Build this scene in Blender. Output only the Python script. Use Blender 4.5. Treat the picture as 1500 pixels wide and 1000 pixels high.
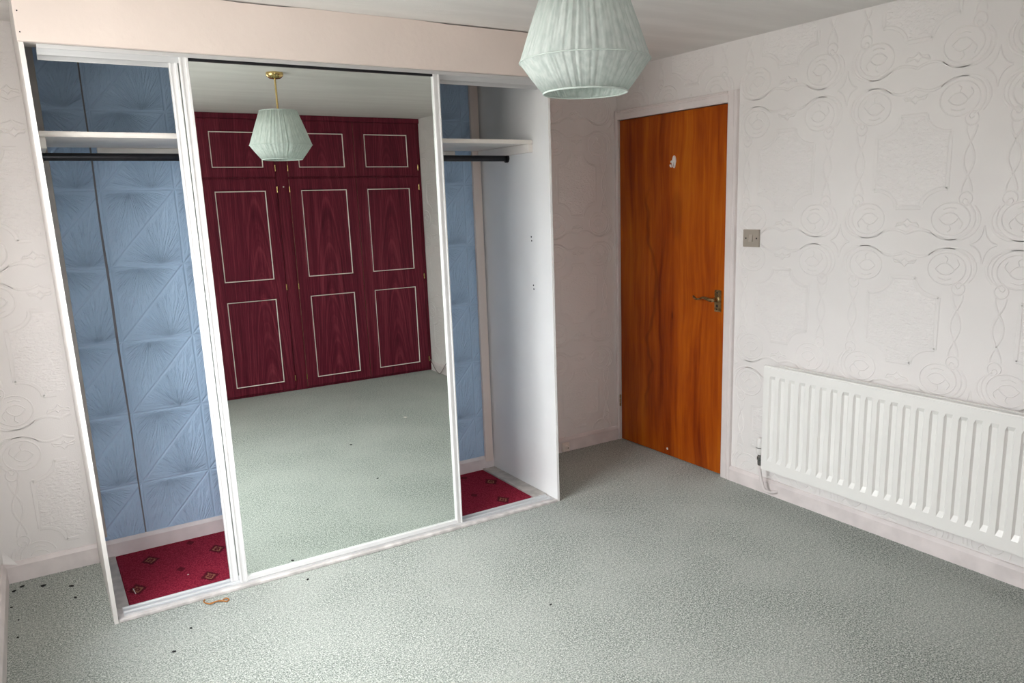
import bpy, bmesh, math, random
from mathutils import Vector, Matrix

random.seed(4)
for o in list(bpy.data.objects):
    bpy.data.objects.remove(o, do_unlink=True)
SC = bpy.context.scene
COL = SC.collection

# ------------------------------------------------------------------ camera
CAM = (-0.0736, -3.1695, 1.5297)
YAW, PITCH, ROLL = -0.568179, -0.210423, -0.030926
FPX, PPX, PPY = 1142.715, 32.331, 39.353          # in the 1500x1000 frame
fwd = Vector((-math.sin(YAW) * math.cos(PITCH), math.cos(YAW) * math.cos(PITCH), math.sin(PITCH)))
rgt = Vector((math.cos(YAW), math.sin(YAW), 0))
upv = rgt.cross(fwd)
r2 = rgt * math.cos(ROLL) + upv * math.sin(ROLL)
u2 = -rgt * math.sin(ROLL) + upv * math.cos(ROLL)
cd = bpy.data.cameras.new('camera')
cam = bpy.data.objects.new('camera', cd)
COL.objects.link(cam)
m = Matrix((r2, u2, -fwd)).transposed().to_4x4()
m.translation = Vector(CAM)
cam.matrix_world = m
cd.sensor_fit = 'HORIZONTAL'
cd.sensor_width = 36.0
cd.lens = 36.0 * FPX / 1500.0
cd.shift_x = -PPX / 1500.0
cd.shift_y = PPY / 1500.0
cd.clip_start = 0.02
SC.camera = cam

# ------------------------------------------------------------------ light
SKY = 20.0
w = bpy.data.worlds.new('overcast_sky')
SC.world = w
w.use_nodes = True
nt = w.node_tree
nt.nodes.clear()
wo = nt.nodes.new('ShaderNodeOutputWorld')
bg = nt.nodes.new('ShaderNodeBackground')
tc = nt.nodes.new('ShaderNodeTexCoord')
sep = nt.nodes.new('ShaderNodeSeparateXYZ')
rp = nt.nodes.new('ShaderNodeValToRGB')
nt.links.new(tc.outputs['Generated'], sep.inputs[0])
# CIE standard overcast sky: luminance rises as (1 + 2 sin e) / 3 from the horizon to the zenith; darker ground below
nt.links.new(sep.outputs['Z'], rp.inputs[0])
rp.color_ramp.interpolation = 'LINEAR'
els = rp.color_ramp.elements
els[0].position, els[0].color = 0.0, (0.324, 0.328, 0.333, 1)
els[1].position, els[1].color = 1.0, (0.975, 0.985, 1.0, 1)
lt0 = nt.nodes.new('ShaderNodeMath')
lt0.operation = 'LESS_THAN'
lt0.inputs[1].default_value = 0.0
nt.links.new(sep.outputs['Z'], lt0.inputs[0])
gm = nt.nodes.new('ShaderNodeMix')
gm.data_type = 'RGBA'
nt.links.new(lt0.outputs[0], gm.inputs[0])
nt.links.new(rp.outputs[0], gm.inputs[6])
gm.inputs[7].default_value = (0.19, 0.187, 0.178, 1)          # unseen ground, set bright to bounce light onto the ceiling
nt.links.new(gm.outputs[2], bg.inputs['Color'])
bg.inputs['Strength'].default_value = SKY
nt.links.new(bg.outputs[0], wo.inputs['Surface'])

# window opening in the left wall
WY0, WY1, WZ0, WZ1 = -1.52, -0.19, 0.84, 2.10
VX0, VX1, VZ0, VZ1 = -0.26, 0.38, 0.80, 2.12       # second window, added behind the camera to brighten the wardrobe
YV = -3.40
XR, XL, YB, YF, H = 3.0172, -0.3462, 0.6685, -3.39, 2.2788
YFW = -3.97                                   # wall behind the cupboards
def portal(loc, rot, w_, h_):
    L_ = bpy.data.lights.new('window_portal', 'AREA')
    L_.shape = 'RECTANGLE'
    L_.size, L_.size_y = w_, h_
    L_.cycles.is_portal = True
    o_ = bpy.data.objects.new('window_portal', L_)
    COL.objects.link(o_)
    o_.location, o_.rotation_euler = loc, rot
portal((XL - 0.13, (WY0 + WY1) / 2, (WZ0 + WZ1) / 2), (math.radians(90), 0, math.radians(-90)), WY1 - WY0, WZ1 - WZ0)
portal(((VX0 + VX1) / 2, YV - 0.13, (VZ0 + VZ1) / 2), (math.radians(90), 0, 0), VX1 - VX0, VZ1 - VZ0)

SC.view_settings.view_transform = 'Standard'
SC.view_settings.look = 'None'
SC.view_settings.gamma = 1.0
SC.view_settings.use_curve_mapping = False
SC.view_settings.exposure = 0.76
SC.cycles.max_bounces = 14
SC.cycles.diffuse_bounces = 10
SC.cycles.glossy_bounces = 6
SC.cycles.transmission_bounces = 6
SC.cycles.transparent_max_bounces = 10


# ------------------------------------------------------------------ node expression helper
class X:
    """a socket with arithmetic"""
    def __init__(s, t, k):
        s.t, s.k = t, k

    def _m(s, op, *a):
        n = s.t.nodes.new('ShaderNodeMath')
        n.operation = op
        for i, v in enumerate((s,) + a):
            if isinstance(v, X):
                s.t.links.new(v.k, n.inputs[i])
            else:
                n.inputs[i].default_value = v
        return X(s.t, n.outputs[0])
    def __add__(s, o): return s._m('ADD', o)
    def __radd__(s, o): return s._m('ADD', o)
    def __sub__(s, o): return s._m('SUBTRACT', o)
    def __rsub__(s, o): return (s * -1.0) + o
    def __mul__(s, o): return s._m('MULTIPLY', o)
    def __rmul__(s, o): return s._m('MULTIPLY', o)
    def __truediv__(s, o): return s._m('DIVIDE', o)
    def abs(s): return s._m('ABSOLUTE')
    def fract(s): return s._m('FRACT')
    def floor(s): return s._m('FLOOR')
    def sqrt(s): return s._m('SQRT')
    def sin(s): return s._m('SINE')
    def atan2(s, o): return s._m('ARCTAN2', o)
    def min(s, o): return s._m('MINIMUM', o)
    def max(s, o): return s._m('MAXIMUM', o)
    def lt(s, o): return s._m('LESS_THAN', o)
    def gt(s, o): return s._m('GREATER_THAN', o)
    def step(s, a, b):                      # smoothstep-like map to 0..1
        n = s.t.nodes.new('ShaderNodeMapRange')
        n.interpolation_type = 'SMOOTHSTEP'
        s.t.links.new(s.k, n.inputs['Value'])
        n.inputs['From Min'].default_value = a
        n.inputs['From Max'].default_value = b
        return X(s.t, n.outputs[0])


class Mat:
    def __init__(s, name, rough=0.5, metal=0.0, spec=0.5, coat=0.0):
        s.m = bpy.data.materials.new(name)
        s.m.use_nodes = True
        s.t = s.m.node_tree
        s.b = s.t.nodes['Principled BSDF']
        s.b.inputs['Roughness'].default_value = rough
        s.b.inputs['Metallic'].default_value = metal
        s.b.inputs['Specular IOR Level'].default_value = spec
        s.b.inputs['Coat Weight'].default_value = coat
        s.b.inputs['Coat Roughness'].default_value = 0.12
    def pos(s):
        n = s.t.nodes.new('ShaderNodeNewGeometry')
        p = s.t.nodes.new('ShaderNodeSeparateXYZ')
        s.t.links.new(n.outputs['Position'], p.inputs[0])
        return [X(s.t, p.outputs[i]) for i in range(3)]
    def vec(s, a, b, c):
        n = s.t.nodes.new('ShaderNodeCombineXYZ')
        for i, v in enumerate((a, b, c)):
            if isinstance(v, X):
                s.t.links.new(v.k, n.inputs[i])
            else:
                n.inputs[i].default_value = v
        return n.outputs[0]
    def noise(s, vec, scale, detail=2.0, rough=0.5, dist=0.0):
        n = s.t.nodes.new('ShaderNodeTexNoise')
        s.t.links.new(vec, n.inputs['Vector'])
        n.inputs['Scale'].default_value = scale
        n.inputs['Detail'].default_value = detail
        n.inputs['Roughness'].default_value = rough
        n.inputs['Distortion'].default_value = dist
        return X(s.t, n.outputs['Fac'])
    def voro(s, vec, scale):
        n = s.t.nodes.new('ShaderNodeTexVoronoi')
        s.t.links.new(vec, n.inputs['Vector'])
        n.inputs['Scale'].default_value = scale
        return X(s.t, n.outputs['Distance'])
    def ramp(s, x, stops):
        n = s.t.nodes.new('ShaderNodeValToRGB')
        s.t.links.new(x.k, n.inputs[0])
        e = n.color_ramp.elements
        while len(e) > 1:
            e.remove(e[-1])
        e[0].position, e[0].color = stops[0][0], tuple(stops[0][1]) + (1,)
        for p, c in stops[1:]:
            q = e.new(p)
            q.color = tuple(c) + (1,)
        return n.outputs[0]
    def mix(s, f, a, b):
        n = s.t.nodes.new('ShaderNodeMix')
        n.data_type = 'RGBA'
        if isinstance(f, X):
            s.t.links.new(f.k, n.inputs[0])
        else:
            n.inputs[0].default_value = f
        for i, v in ((6, a), (7, b)):
            if isinstance(v, tuple):
                n.inputs[i].default_value = v + (1,)
            else:
                s.t.links.new(v, n.inputs[i])
        return n.outputs[2]
    def color(s, c):
        if isinstance(c, tuple):
            s.b.inputs['Base Color'].default_value = c + (1,)
        else:
            s.t.links.new(c, s.b.inputs['Base Color'])
        return s
    def bump(s, x, dist=0.002, strength=1.0):
        n = s.t.nodes.new('ShaderNodeBump')
        n.inputs['Distance'].default_value = dist
        n.inputs['Strength'].default_value = strength
        s.t.links.new(x.k, n.inputs['Height'])
        s.t.links.new(n.outputs[0], s.b.inputs['Normal'])
        return s


def srgb(r, g, b):
    f = lambda c: ((c / 255 + 0.055) / 1.055) ** 2.4 if c > 10 else c / 255 / 12.92
    return (f(r), f(g), f(b))


def painted(name, c, rough=0.45, var=0.04, scale=6, bump=0.0006, bscale=60):
    M = Mat(name, rough)
    x, y, z = M.pos()
    v = M.vec(x, y, z)
    n = M.noise(v, scale, 3)
    d = tuple(k * (1 - var * 2) for k in c)
    M.color(M.mix(n.step(0.3, 0.7), d, c))
    M.bump(M.noise(v, bscale, 3), bump)
    return M.m


# ---- plaster / paper
def paper(name, c, rough=0.55, coarse=0.0011, axis='x'):
    M = Mat(name, rough, spec=0.4)
    x, y, z = M.pos()
    v = M.vec(x, y, z)
    n = M.noise(v, 2.2, 3)
    M.color(M.mix(n.step(0.3, 0.75), tuple(k * 0.94 for k in c), c))
    M.bump(M.noise(v, 220, 2), coarse * 0.5)
    return M.m

WALLC = (0.84, 0.815, 0.80)
M_PAPER = paper('embossed_wallpaper_white', WALLC)

Mx = Mat('embossed_wallpaper_pebble', 0.5, spec=0.45)
x, y, z = Mx.pos()
v = Mx.vec(x * 0.6, y * 0.6, z * 1.25)
Mx.color(WALLC)
Mx.bump(Mx.noise(v, 95, 2.5, 0.5, 0.6), 0.0060)
M_PEBBLE = Mx.m

Mx = Mat('ceiling_paint', 0.7)
x, y, z = Mx.pos()
v = Mx.vec(x, y, z)
v2 = Mx.vec(x * 0.6, y * 3.0, z)
Mx.color(Mx.mix(Mx.noise(v2, 3.0, 4).step(0.35, 0.7), (0.735, 0.72, 0.70), (0.795, 0.78, 0.76)))
Mx.bump(Mx.noise(v2, 14, 4) * 0.7 + Mx.noise(v, 160, 2) * 0.15, 0.004)
M_CEIL = Mx.m

# ---- carpet
Mx = Mat('green_grey_carpet', 0.95, spec=0.12)
x, y, z = Mx.pos()
v = Mx.vec(x, y, z)
fine = Mx.noise(v, 185, 3, 0.65)
mid = Mx.noise(v, 70, 2, 0.6)
wear = Mx.noise(v, 2.1, 4, 0.55)
f = fine * 0.82 + mid * 0.18
base = Mx.ramp(f, [(0.40, (0.095, 0.118, 0.102)), (0.50, (0.32, 0.360, 0.322)), (0.61, (0.72, 0.755, 0.705))])
worn = Mx.mix(0.35, base, (0.50, 0.53, 0.49))
Mx.color(Mx.mix(wear.step(0.35, 0.68), base, worn))
Mx.b.inputs['Sheen Weight'].default_value = 0.25
Mx.b.inputs['Sheen Roughness'].default_value = 0.5
Mx.bump(fine * 0.8 + mid * 0.3 + wear * 0.3, 0.0065)
M_CARPET = Mx.m

# ---- red patterned carpet inside the wardrobe
Mx = Mat('red_patterned_carpet', 0.95, spec=0.1)
x, y, z = Mx.pos()
v = Mx.vec(x, y, z)
# motif lattice: a=(0.273,-0.056), b=(0.083,0.271), first diamond at (0.122,0.238)
det = 0.273 * 0.271 + 0.056 * 0.083
px = x - 0.122
py = y - 0.238
ls = (px * 0.271 - py * 0.083) / det
lt = (py * 0.273 + px * 0.056) / det
def cell(ds, dt):
    fs = (ls + (0.5 + ds)).fract() - 0.5
    ft = (lt + (0.5 + dt)).fract() - 0.5
    ux = fs * 0.273 + ft * 0.083
    uy = fs * -0.056 + ft * 0.271
    return ux, uy
ux, uy = cell(0, 0)
jit = (Mx.noise(v, 130, 1) - 0.5) * 0.5
dm = ux.abs() / 0.040 + uy.abs() / 0.058 + jit
dark = 1.0 - dm.step(0.85, 1.05)
ring = (dm - 0.46).abs()
gold = 1.0 - ring.step(0.07, 0.14)
core = 1.0 - dm.step(0.10, 0.20)
sx_, sy_ = cell(0.47, 0.55)
spot = 1.0 - ((sx_.abs() / 0.021 + sy_.abs() / 0.030) + jit).step(0.8, 1.05)
f = Mx.noise(v, 210, 3, 0.6)
red = Mx.ramp(f, [(0.35, (0.18, 0.008, 0.022)), (0.5, (0.31, 0.018, 0.045)), (0.66, (0.44, 0.045, 0.078))])
c1 = Mx.mix(spot * 0.75, red, (0.085, 0.006, 0.012))
c1 = Mx.mix(dark * 0.85, c1, (0.075, 0.006, 0.012))
c1 = Mx.mix(gold * 0.7, c1, (0.40, 0.17, 0.10))
c1 = Mx.mix(core * 0.6, c1, (0.36, 0.13, 0.09))
Mx.color(c1)
Mx.bump(f, 0.008)
M_RED = Mx.m

# ---- blue starburst paper
Mx = Mat('blue_starburst_wallpaper', 0.5, spec=0.5)
x, y, z = Mx.pos()
v = Mx.vec(x, y, z)
a = ((x - 0.229) / 0.289).fract()
b = ((z - 0.001) / 0.326).fract()
wob = (Mx.noise(v, 9, 2) - 0.5) * 0.03
grid = (((a - 0.5).abs() - 0.5 + wob).abs() * 0.289).min(((b - 0.5).abs() - 0.5 + wob).abs() * 0.326)
diag = (a - b + wob).abs() * 0.21
line = 1.0 - grid.min(diag).step(0.0005, 0.0065)
def fan(cx, cy):
    dx = (a - cx) * 0.289
    dy = (b - cy) * 0.326
    an = dy.atan2(dx)
    r = (dx * dx + dy * dy).sqrt()
    vv = Mx.vec(an * 6.5, r * 7.0, 0.0)
    return Mx.noise(vv, 2.6, 2.5, 0.55, 0.35)
upper = (b - a).gt(0.0)
fa = fan(0.38, 1.02)
fb = fan(0.68, -0.02)
edge = grid.min(diag).step(0.0, 0.022)
st = ((fa * upper + fb * (1.0 - upper)) - 0.5) * edge
n = Mx.noise(v, 1.6, 3)
Mx.color(Mx.mix(n.step(0.3, 0.7), (0.42, 0.58, 0.78), (0.46, 0.63, 0.83)))
Mx.bump(st * 1.25 - line * 0.30, 0.0085)
M_BLUE = Mx.m
M_GAP = painted('bare_dark_plaster', (0.20, 0.195, 0.22), 0.8)

# ---- painted joinery
M_GLOSS = painted('white_gloss_paint', (0.80, 0.745, 0.73), 0.3)
M_SKIRT = painted('aged_white_skirting_paint', (0.82, 0.755, 0.745), 0.4, 0.07, 9, 0.002, 30)
M_FASCIA = painted('cream_painted_board', (0.82, 0.715, 0.655), 0.42, 0.03, 3, 0.0012, 40)
M_PANEL = painted('white_laminate_board', (0.86, 0.86, 0.85), 0.38, 0.02, 4)
M_PANEL_EDGE = painted('white_edge_board', (0.84, 0.81, 0.78), 0.35)
M_BATTEN = painted('unpainted_batten', (0.55, 0.51, 0.48), 0.6, 0.10, 14)
M_FLOORBATTEN = painted('grey_painted_timber_strip', (0.56, 0.52, 0.48), 0.6, 0.14, 18)
M_SHELF = painted('cream_shelf_board', (0.80, 0.76, 0.71), 0.45)
M_PLINTH = painted('worn_white_plinth', (0.74, 0.70, 0.68), 0.5, 0.16, 20, 0.002)

Mx = Mat('white_aluminium', 0.32, 0.0, 0.6)
x, y, z = Mx.pos()
Mx.color((0.80, 0.80, 0.80))
M_ALU = Mx.m
Mx = Mat('brushed_aluminium', 0.45, 0.55)
x, y, z = Mx.pos()
nn = Mx.noise(Mx.vec(x * 0.4, y * 40, z * 40), 20, 2)
Mx.color(Mx.mix(nn, (0.66, 0.67, 0.68), (0.80, 0.81, 0.81)))
M_TRACK = Mx.m
Mx = Mat('silvered_mirror', 0.0, 1.0)
x, y, z = Mx.pos()
nn = Mx.noise(Mx.vec(x, y, z), 3, 2)
Mx.color(Mx.mix(nn, (0.85, 0.905, 0.865), (0.875, 0.92, 0.885)))
M_MIRROR = Mx.m
M_DARK = painted('black_screws_and_hole_shade', (0.012, 0.012, 0.012), 0.7)  # black of the dark screws, and painted shade on the hole discs
Mx = Mat('black_steel_rail', 0.28, 0.6)
x, y, z = Mx.pos()
Mx.color(Mx.mix(Mx.noise(Mx.vec(x, y, z), 30, 2), (0.014, 0.015, 0.019), (0.035, 0.035, 0.04)))
M_RAIL = Mx.m

# ---- orange veneer door
Mx = Mat('orange_varnished_veneer', 0.42, spec=0.22, coat=0.06)
x, y, z = Mx.pos()
warp = (Mx.noise(Mx.vec(x, y * 1.0, z * 0.55), 2.3, 2) - 0.5)
gy = y + warp * 0.13
broad = Mx.noise(Mx.vec(x, gy * 4.0, z * 0.6), 1.6, 4, 0.6, 0.25)
grain = Mx.noise(Mx.vec(x, gy * 60, z * 2.2), 2.2, 4, 0.6)
stp = Mx.noise(Mx.vec(x, gy * 16, z * 0.5), 2.0, 3, 0.5)
fig = broad * 0.6 + stp * 0.28 + grain * 0.12
base = Mx.ramp(fig, [(0.34, (0.17, 0.020, 0.0006)), (0.46, (0.30, 0.050, 0.0010)), (0.56, (0.41, 0.088, 0.0018)), (0.68, (0.50, 0.145, 0.004))])
# dark wandering heart line and an oval figure
cl = (y - 0.40 + (Mx.noise(Mx.vec(0.3, 0.0, z), 2.4, 2) - 0.5) * 0.42 + z * 0.03).abs()
heart = (1.0 - cl.step(0.003, 0.022)) * (1.0 - (z - 0.9).abs().step(0.55, 0.75))
ov = (((y - 0.14) / 0.052) * ((y - 0.14) / 0.052) + ((z - 1.43) / 0.15) * ((z - 1.43) / 0.15)).sqrt()
oval = (1.0 - ov.step(0.55, 1.15)) * 0.28
kn = (((y - 0.17) / 0.010) * ((y - 0.17) / 0.010) + ((z - 0.86) / 0.032) * ((z - 0.86) / 0.032)).sqrt()
knot = 1.0 - kn.step(0.3, 1.2)
c = Mx.mix((heart * 0.42).max(oval).max(knot * 0.8), base, (0.105, 0.017, 0.0012))
Mx.color(c)
Mx.bump(grain, 0.0006)
M_DOOR = Mx.m
Mx = Mat('antique_brass', 0.33, 0.9)
x, y, z = Mx.pos()
Mx.color(Mx.mix(Mx.noise(Mx.vec(x, y, z), 60, 3).step(0.35, 0.65), (0.22, 0.14, 0.06), (0.44, 0.33, 0.17)))
M_BRASS_OLD = Mx.m
Mx = Mat('polished_brass', 0.2, 1.0)
x, y, z = Mx.pos()
Mx.color(Mx.mix(Mx.noise(Mx.vec(x, y, z), 30, 2), (0.60, 0.42, 0.16), (0.74, 0.56, 0.26)))
M_BRASS = Mx.m

# ---- mahogany cupboards
Mx = Mat('dark_mahogany_laminate', 0.42, spec=0.22)
x, y, z = Mx.pos()
px = ((x - 1.82) / 0.58).fract() - 0.5                    # each door carries the same cathedral figure
w_ = (Mx.noise(Mx.vec(x, 0.0, z * 0.5), 3.0, 2) - 0.5) * 0.10
arch = (px + w_) * (px + w_) * 9.0 + z * 0.55
cath = Mx.noise(Mx.vec(arch * 4.0, 0.0, 0.0), 3.2, 3, 0.55)
gr = Mx.noise(Mx.vec(x * 70, 0.0, z * 2.5), 1.6, 4, 0.6)
strp = Mx.noise(Mx.vec(x * 14, 0.0, z * 0.4), 1.6, 3)
f = cath * 0.45 + gr * 0.25 + strp * 0.30
Mx.color(Mx.ramp(f, [(0.37, (0.060, 0.0040, 0.0130)), (0.5, (0.135, 0.0110, 0.0270)), (0.61, (0.245, 0.036, 0.058))]))
Mx.bump(gr, 0.0006)
M_MAHOG = Mx.m
M_CREAM = painted('cream_inlay_line', (0.92, 0.88, 0.80), 0.4)
M_EDGEBAND = painted('pale_door_edge', (0.22, 0.07, 0.055), 0.5)

# ---- lampshade
Mx = Mat('mint_pleated_fabric', 0.85, spec=0.15)
x, y, z = Mx.pos()
nn = Mx.noise(Mx.vec(x * 3, y * 3, z * 0.4), 30, 3)
col = Mx.mix(nn.step(0.3, 0.7), (0.69, 0.765, 0.735), (0.83, 0.885, 0.86))
Mx.color(col)
tr = Mx.t.nodes.new('ShaderNodeBsdfTranslucent')
Mx.t.links.new(col, tr.inputs['Color'])
mx = Mx.t.nodes.new('ShaderNodeMixShader')
mx.inputs[0].default_value = 0.38
Mx.t.links.new(Mx.b.outputs[0], mx.inputs[1])
Mx.t.links.new(tr.outputs[0], mx.inputs[2])
Mx.t.links.new(mx.outputs[0], Mx.t.nodes['Material Output'].inputs['Surface'])
M_SHADE = Mx.m
M_TAPE = painted('pale_mint_tape', (0.66, 0.75, 0.71), 0.7)

M_RADI = painted('white_radiator_enamel', (0.86, 0.855, 0.83), 0.28, 0.01)
M_PLASTIC = painted('white_plastic', (0.80, 0.78, 0.76), 0.35, 0.02)
M_SWITCH = painted('yellowed_grey_plastic', (0.40, 0.355, 0.30), 0.4, 0.03)
M_SWROCK = painted('rocker_plastic', (0.47, 0.425, 0.37), 0.35, 0.03)
M_SOCKET = painted('cream_plastic', (0.82, 0.75, 0.69), 0.4, 0.04)
Mx = Mat('chrome', 0.18, 1.0)
x, y, z = Mx.pos()
Mx.color(Mx.mix(Mx.noise(Mx.vec(x, y, z), 40, 2), (0.25, 0.25, 0.25), (0.6, 0.6, 0.6)))
M_CHROME = Mx.m
M_PIPE = painted('painted_pipe', (0.78, 0.73, 0.72), 0.4)
M_CRUMB = painted('dark_crumb', (0.012, 0.012, 0.012), 0.8)
M_LIGHTCRUMB = painted('pale_crumb', (0.75, 0.70, 0.65), 0.8)
M_AMBER = painted('amber_twist', (0.52, 0.20, 0.035), 0.45, 0.2, 200)
M_CABLE = painted('grey_cable', (0.30, 0.26, 0.25), 0.5)
Mx = Mat('window_glass', 0.0)
x, y, z = Mx.pos()
tb = Mx.t.nodes.new('ShaderNodeBsdfTransparent')
gb = Mx.t.nodes.new('ShaderNodeBsdfGlossy')
gb.inputs['Roughness'].default_value = 0.0
lw = Mx.t.nodes.new('ShaderNodeLayerWeight')
fr = (X(Mx.t, lw.outputs['Facing'])._m('POWER', 5.0) * 0.75 + 0.04)
ms = Mx.t.nodes.new('ShaderNodeMixShader')
Mx.t.links.new(fr.k, ms.inputs[0])
Mx.t.links.new(tb.outputs[0], ms.inputs[1])
Mx.t.links.new(gb.outputs[0], ms.inputs[2])
Mx.t.links.new(ms.outputs[0], Mx.t.nodes['Material Output'].inputs['Surface'])
M_GLASS = Mx.m


# ------------------------------------------------------------------ mesh helpers
class MB:
    def __init__(s):
        s.b = bmesh.new()

    def box(s, x0, x1, y0, y1, z0, z1, bev=0.0, seg=1):
        vs = [s.b.verts.new(p) for p in ((x0, y0, z0), (x1, y0, z0), (x1, y1, z0), (x0, y1, z0),
                                         (x0, y0, z1), (x1, y0, z1), (x1, y1, z1), (x0, y1, z1))]
        fs = [s.b.faces.new([vs[i] for i in q]) for q in ((0, 3, 2, 1), (4, 5, 6, 7), (0, 1, 5, 4),
                                                         (1, 2, 6, 5), (2, 3, 7, 6), (3, 0, 4, 7))]
        if bev:
            ed = list({e for f in fs for e in f.edges})
            bmesh.ops.bevel(s.b, geom=ed, offset=bev, segments=seg, affect='EDGES', clamp_overlap=True)
        return s

    def prism(s, prof, axis, a, bnd):
        """extrude a closed 2-D profile along an axis: 'x': (y,z), 'y': (x,z), 'z': (x,y)"""
        def P(p, t):
            return {'x': (t, p[0], p[1]), 'y': (p[0], t, p[1]), 'z': (p[0], p[1], t)}[axis]
        A = [s.b.verts.new(P(p, a)) for p in prof]
        B = [s.b.verts.new(P(p, bnd)) for p in prof]
        n = len(prof)
        for i in range(n):
            s.b.faces.new((A[i], A[(i + 1) % n], B[(i + 1) % n], B[i]))
        s.b.faces.new(A[::-1])
        s.b.faces.new(B)
        return s

    def tube(s, pts, r, n=10, cap=True, flat=(1.0, 1.0)):
        pts = [Vector(p) for p in pts]
        rings = []
        ref = None
        for i, p in enumerate(pts):
            t = (pts[min(i + 1, len(pts) - 1)] - pts[max(i - 1, 0)]).normalized()
            if ref is None:
                ref = Vector((0, 0, 1)) if abs(t.z) < 0.9 else Vector((0, 1, 0))
            u = t.cross(ref).normalized()
            v = u.cross(t).normalized()
            ref = v
            rr = r[i] if isinstance(r, (list, tuple)) else r
            rings.append([s.b.verts.new(p + u * math.cos(k * 2 * math.pi / n) * rr * flat[0] +
                                        v * math.sin(k * 2 * math.pi / n) * rr * flat[1]) for k in range(n)])
        for A, B in zip(rings, rings[1:]):
            for k in range(n):
                s.b.faces.new((A[k], A[(k + 1) % n], B[(k + 1) % n], B[k]))
        if cap:
            s.b.faces.new(rings[0][::-1])
            s.b.faces.new(rings[-1])
        return s

    def lathe(s, prof, c, n=32, axis='z', cap=True):
        """prof: list of (r, t) along the axis from c"""
        c = Vector(c)
        rings = []
        for r, t in prof:
            ring = []
            for k in range(n):
                a = 2 * math.pi * k / n
                p = {'z': (r * math.cos(a), r * math.sin(a), t), 'x': (t, r * math.cos(a), r * math.sin(a)),
                     'y': (r * math.cos(a), t, r * math.sin(a))}[axis]
                ring.append(s.b.verts.new(c + Vector(p)))
            rings.append(ring)
        for A, B in zip(rings, rings[1:]):
            for k in range(n):
                s.b.faces.new((A[k], A[(k + 1) % n], B[(k + 1) % n], B[k]))
        if cap:
            s.b.faces.new(rings[0][::-1])
            s.b.faces.new(rings[-1])
        return s

    def ring(s, c, R, r, n=64, k=8):
        c = Vector(c)
        rings = []
        for i in range(n):
            a = 2 * math.pi * i / n
            rings.append([s.b.verts.new(c + Vector(((R + r * math.cos(q)) * math.cos(a), (R + r * math.cos(q)) * math.sin(a), r * math.sin(q))))
                          for q in [2 * math.pi * j / k for j in range(k)]])
        for i in range(n):
            A, B = rings[i], rings[(i + 1) % n]
            for j in range(k):
                s.b.faces.new((A[j], B[j], B[(j + 1) % k], A[(j + 1) % k]))
        return s

    def build(s, name, mat, parent=None, smooth=False, fix=True):
        if fix:
            bmesh.ops.recalc_face_normals(s.b, faces=s.b.faces)
        off = Vector((0, 0, 0))
        q = parent
        while q is not None:
            off += Vector(q.location)
            q = q.parent
        if parent is None:
            # put the origin at the base centre of the thing
            co = [v.co for v in s.b.verts]
            lo = Vector((min(c[i] for c in co) for i in range(3)))
            hi = Vector((max(c[i] for c in co) for i in range(3)))
            off = Vector(((lo.x + hi.x) / 2, (lo.y + hi.y) / 2, lo.z))
        bmesh.ops.translate(s.b, verts=s.b.verts, vec=-off)
        me = bpy.data.meshes.new(name)
        s.b.to_mesh(me)
        s.b.free()
        me.materials.append(mat)
        o = bpy.data.objects.new(name, me)
        COL.objects.link(o)
        if smooth:
            for p in me.polygons:
                p.use_smooth = True
            if smooth == 'auto':
                me.set_sharp_from_angle(angle=math.radians(38))
        if parent is None:
            o.location = off
        else:
            o.parent = parent
        return o


def tag(o, label, cat=None, group=None, kind=None):
    o['label'] = label
    if cat:
        o['category'] = cat
    if group:
        o['group'] = group
    if kind:
        o['kind'] = kind
    return o


def empty(name, loc, label, cat, group=None, kind=None):
    o = bpy.data.objects.new(name, None)
    o.empty_display_size = 0.05
    COL.objects.link(o)
    o.location = loc
    return tag(o, label, cat, group, kind)


def catmull(P, n=6, closed=False):
    out = []
    N = len(P)
    rng = range(N) if closed else range(N - 1)
    for i in rng:
        g = (lambda j: P[j % N]) if closed else (lambda j: P[min(max(j, 0), N - 1)])
        p0, p1, p2, p3 = g(i - 1), g(i), g(i + 1), g(i + 2)
        for k in range(n):
            t = k / n
            out.append(tuple(0.5 * (2 * b_ + (c_ - a_) * t + (2 * a_ - 5 * b_ + 4 * c_ - d_) * t * t + (3 * b_ - a_ - 3 * c_ + d_) * t ** 3)
                             for a_, b_, c_, d_ in zip(p0, p1, p2, p3)))
    if not closed:
        out.append(tuple(P[-1]))
    return out


# ------------------------------------------------------------------ room shell
T = 0.12
tag(MB().box(XL - T, XR + T, YFW - T, YB + T, -0.12, 0.0).build('floor', M_CARPET),
    'grey-green fitted carpet covering the bedroom floor', 'carpet', kind='structure')
tag(MB().box(XL - T, XR + T, YFW - T, YB + T, H, H + 0.1).build('ceiling', M_CEIL),
    'plain off-white bedroom ceiling', 'ceiling', kind='structure')
wall_back = tag(MB().box(XL - T, XR + T, YB, YB + T, 0, H).build('wall_back', M_PAPER),
                'white embossed wallpapered wall behind the mirrored wardrobe', 'wall', kind='structure')
DY0, DY1, DZ = -0.2384, 0.6394, 1.986            # door opening (leaf)
wr = MB()
wr.box(XR, XR + T, YFW, DY0 - 0.004, 0, H)
wr.box(XR, XR + T, DY0 - 0.004, DY1 + 0.004, DZ + 0.006, H)
wr.box(XR, XR + T, DY1 + 0.004, YB, 0, H)
wall_right = tag(wr.build('wall_right', M_PAPER), 'white embossed wallpapered wall with the orange door and the radiator', 'wall', kind='structure')
wl = MB()
wl.box(XL - T, XL, YFW, WY0, 0, H)
wl.box(XL - T, XL, WY1, YB, 0, H)
wl.box(XL - T, XL, WY0, WY1, 0, WZ0)
wl.box(XL - T, XL, WY0, WY1, WZ1, H)
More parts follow.
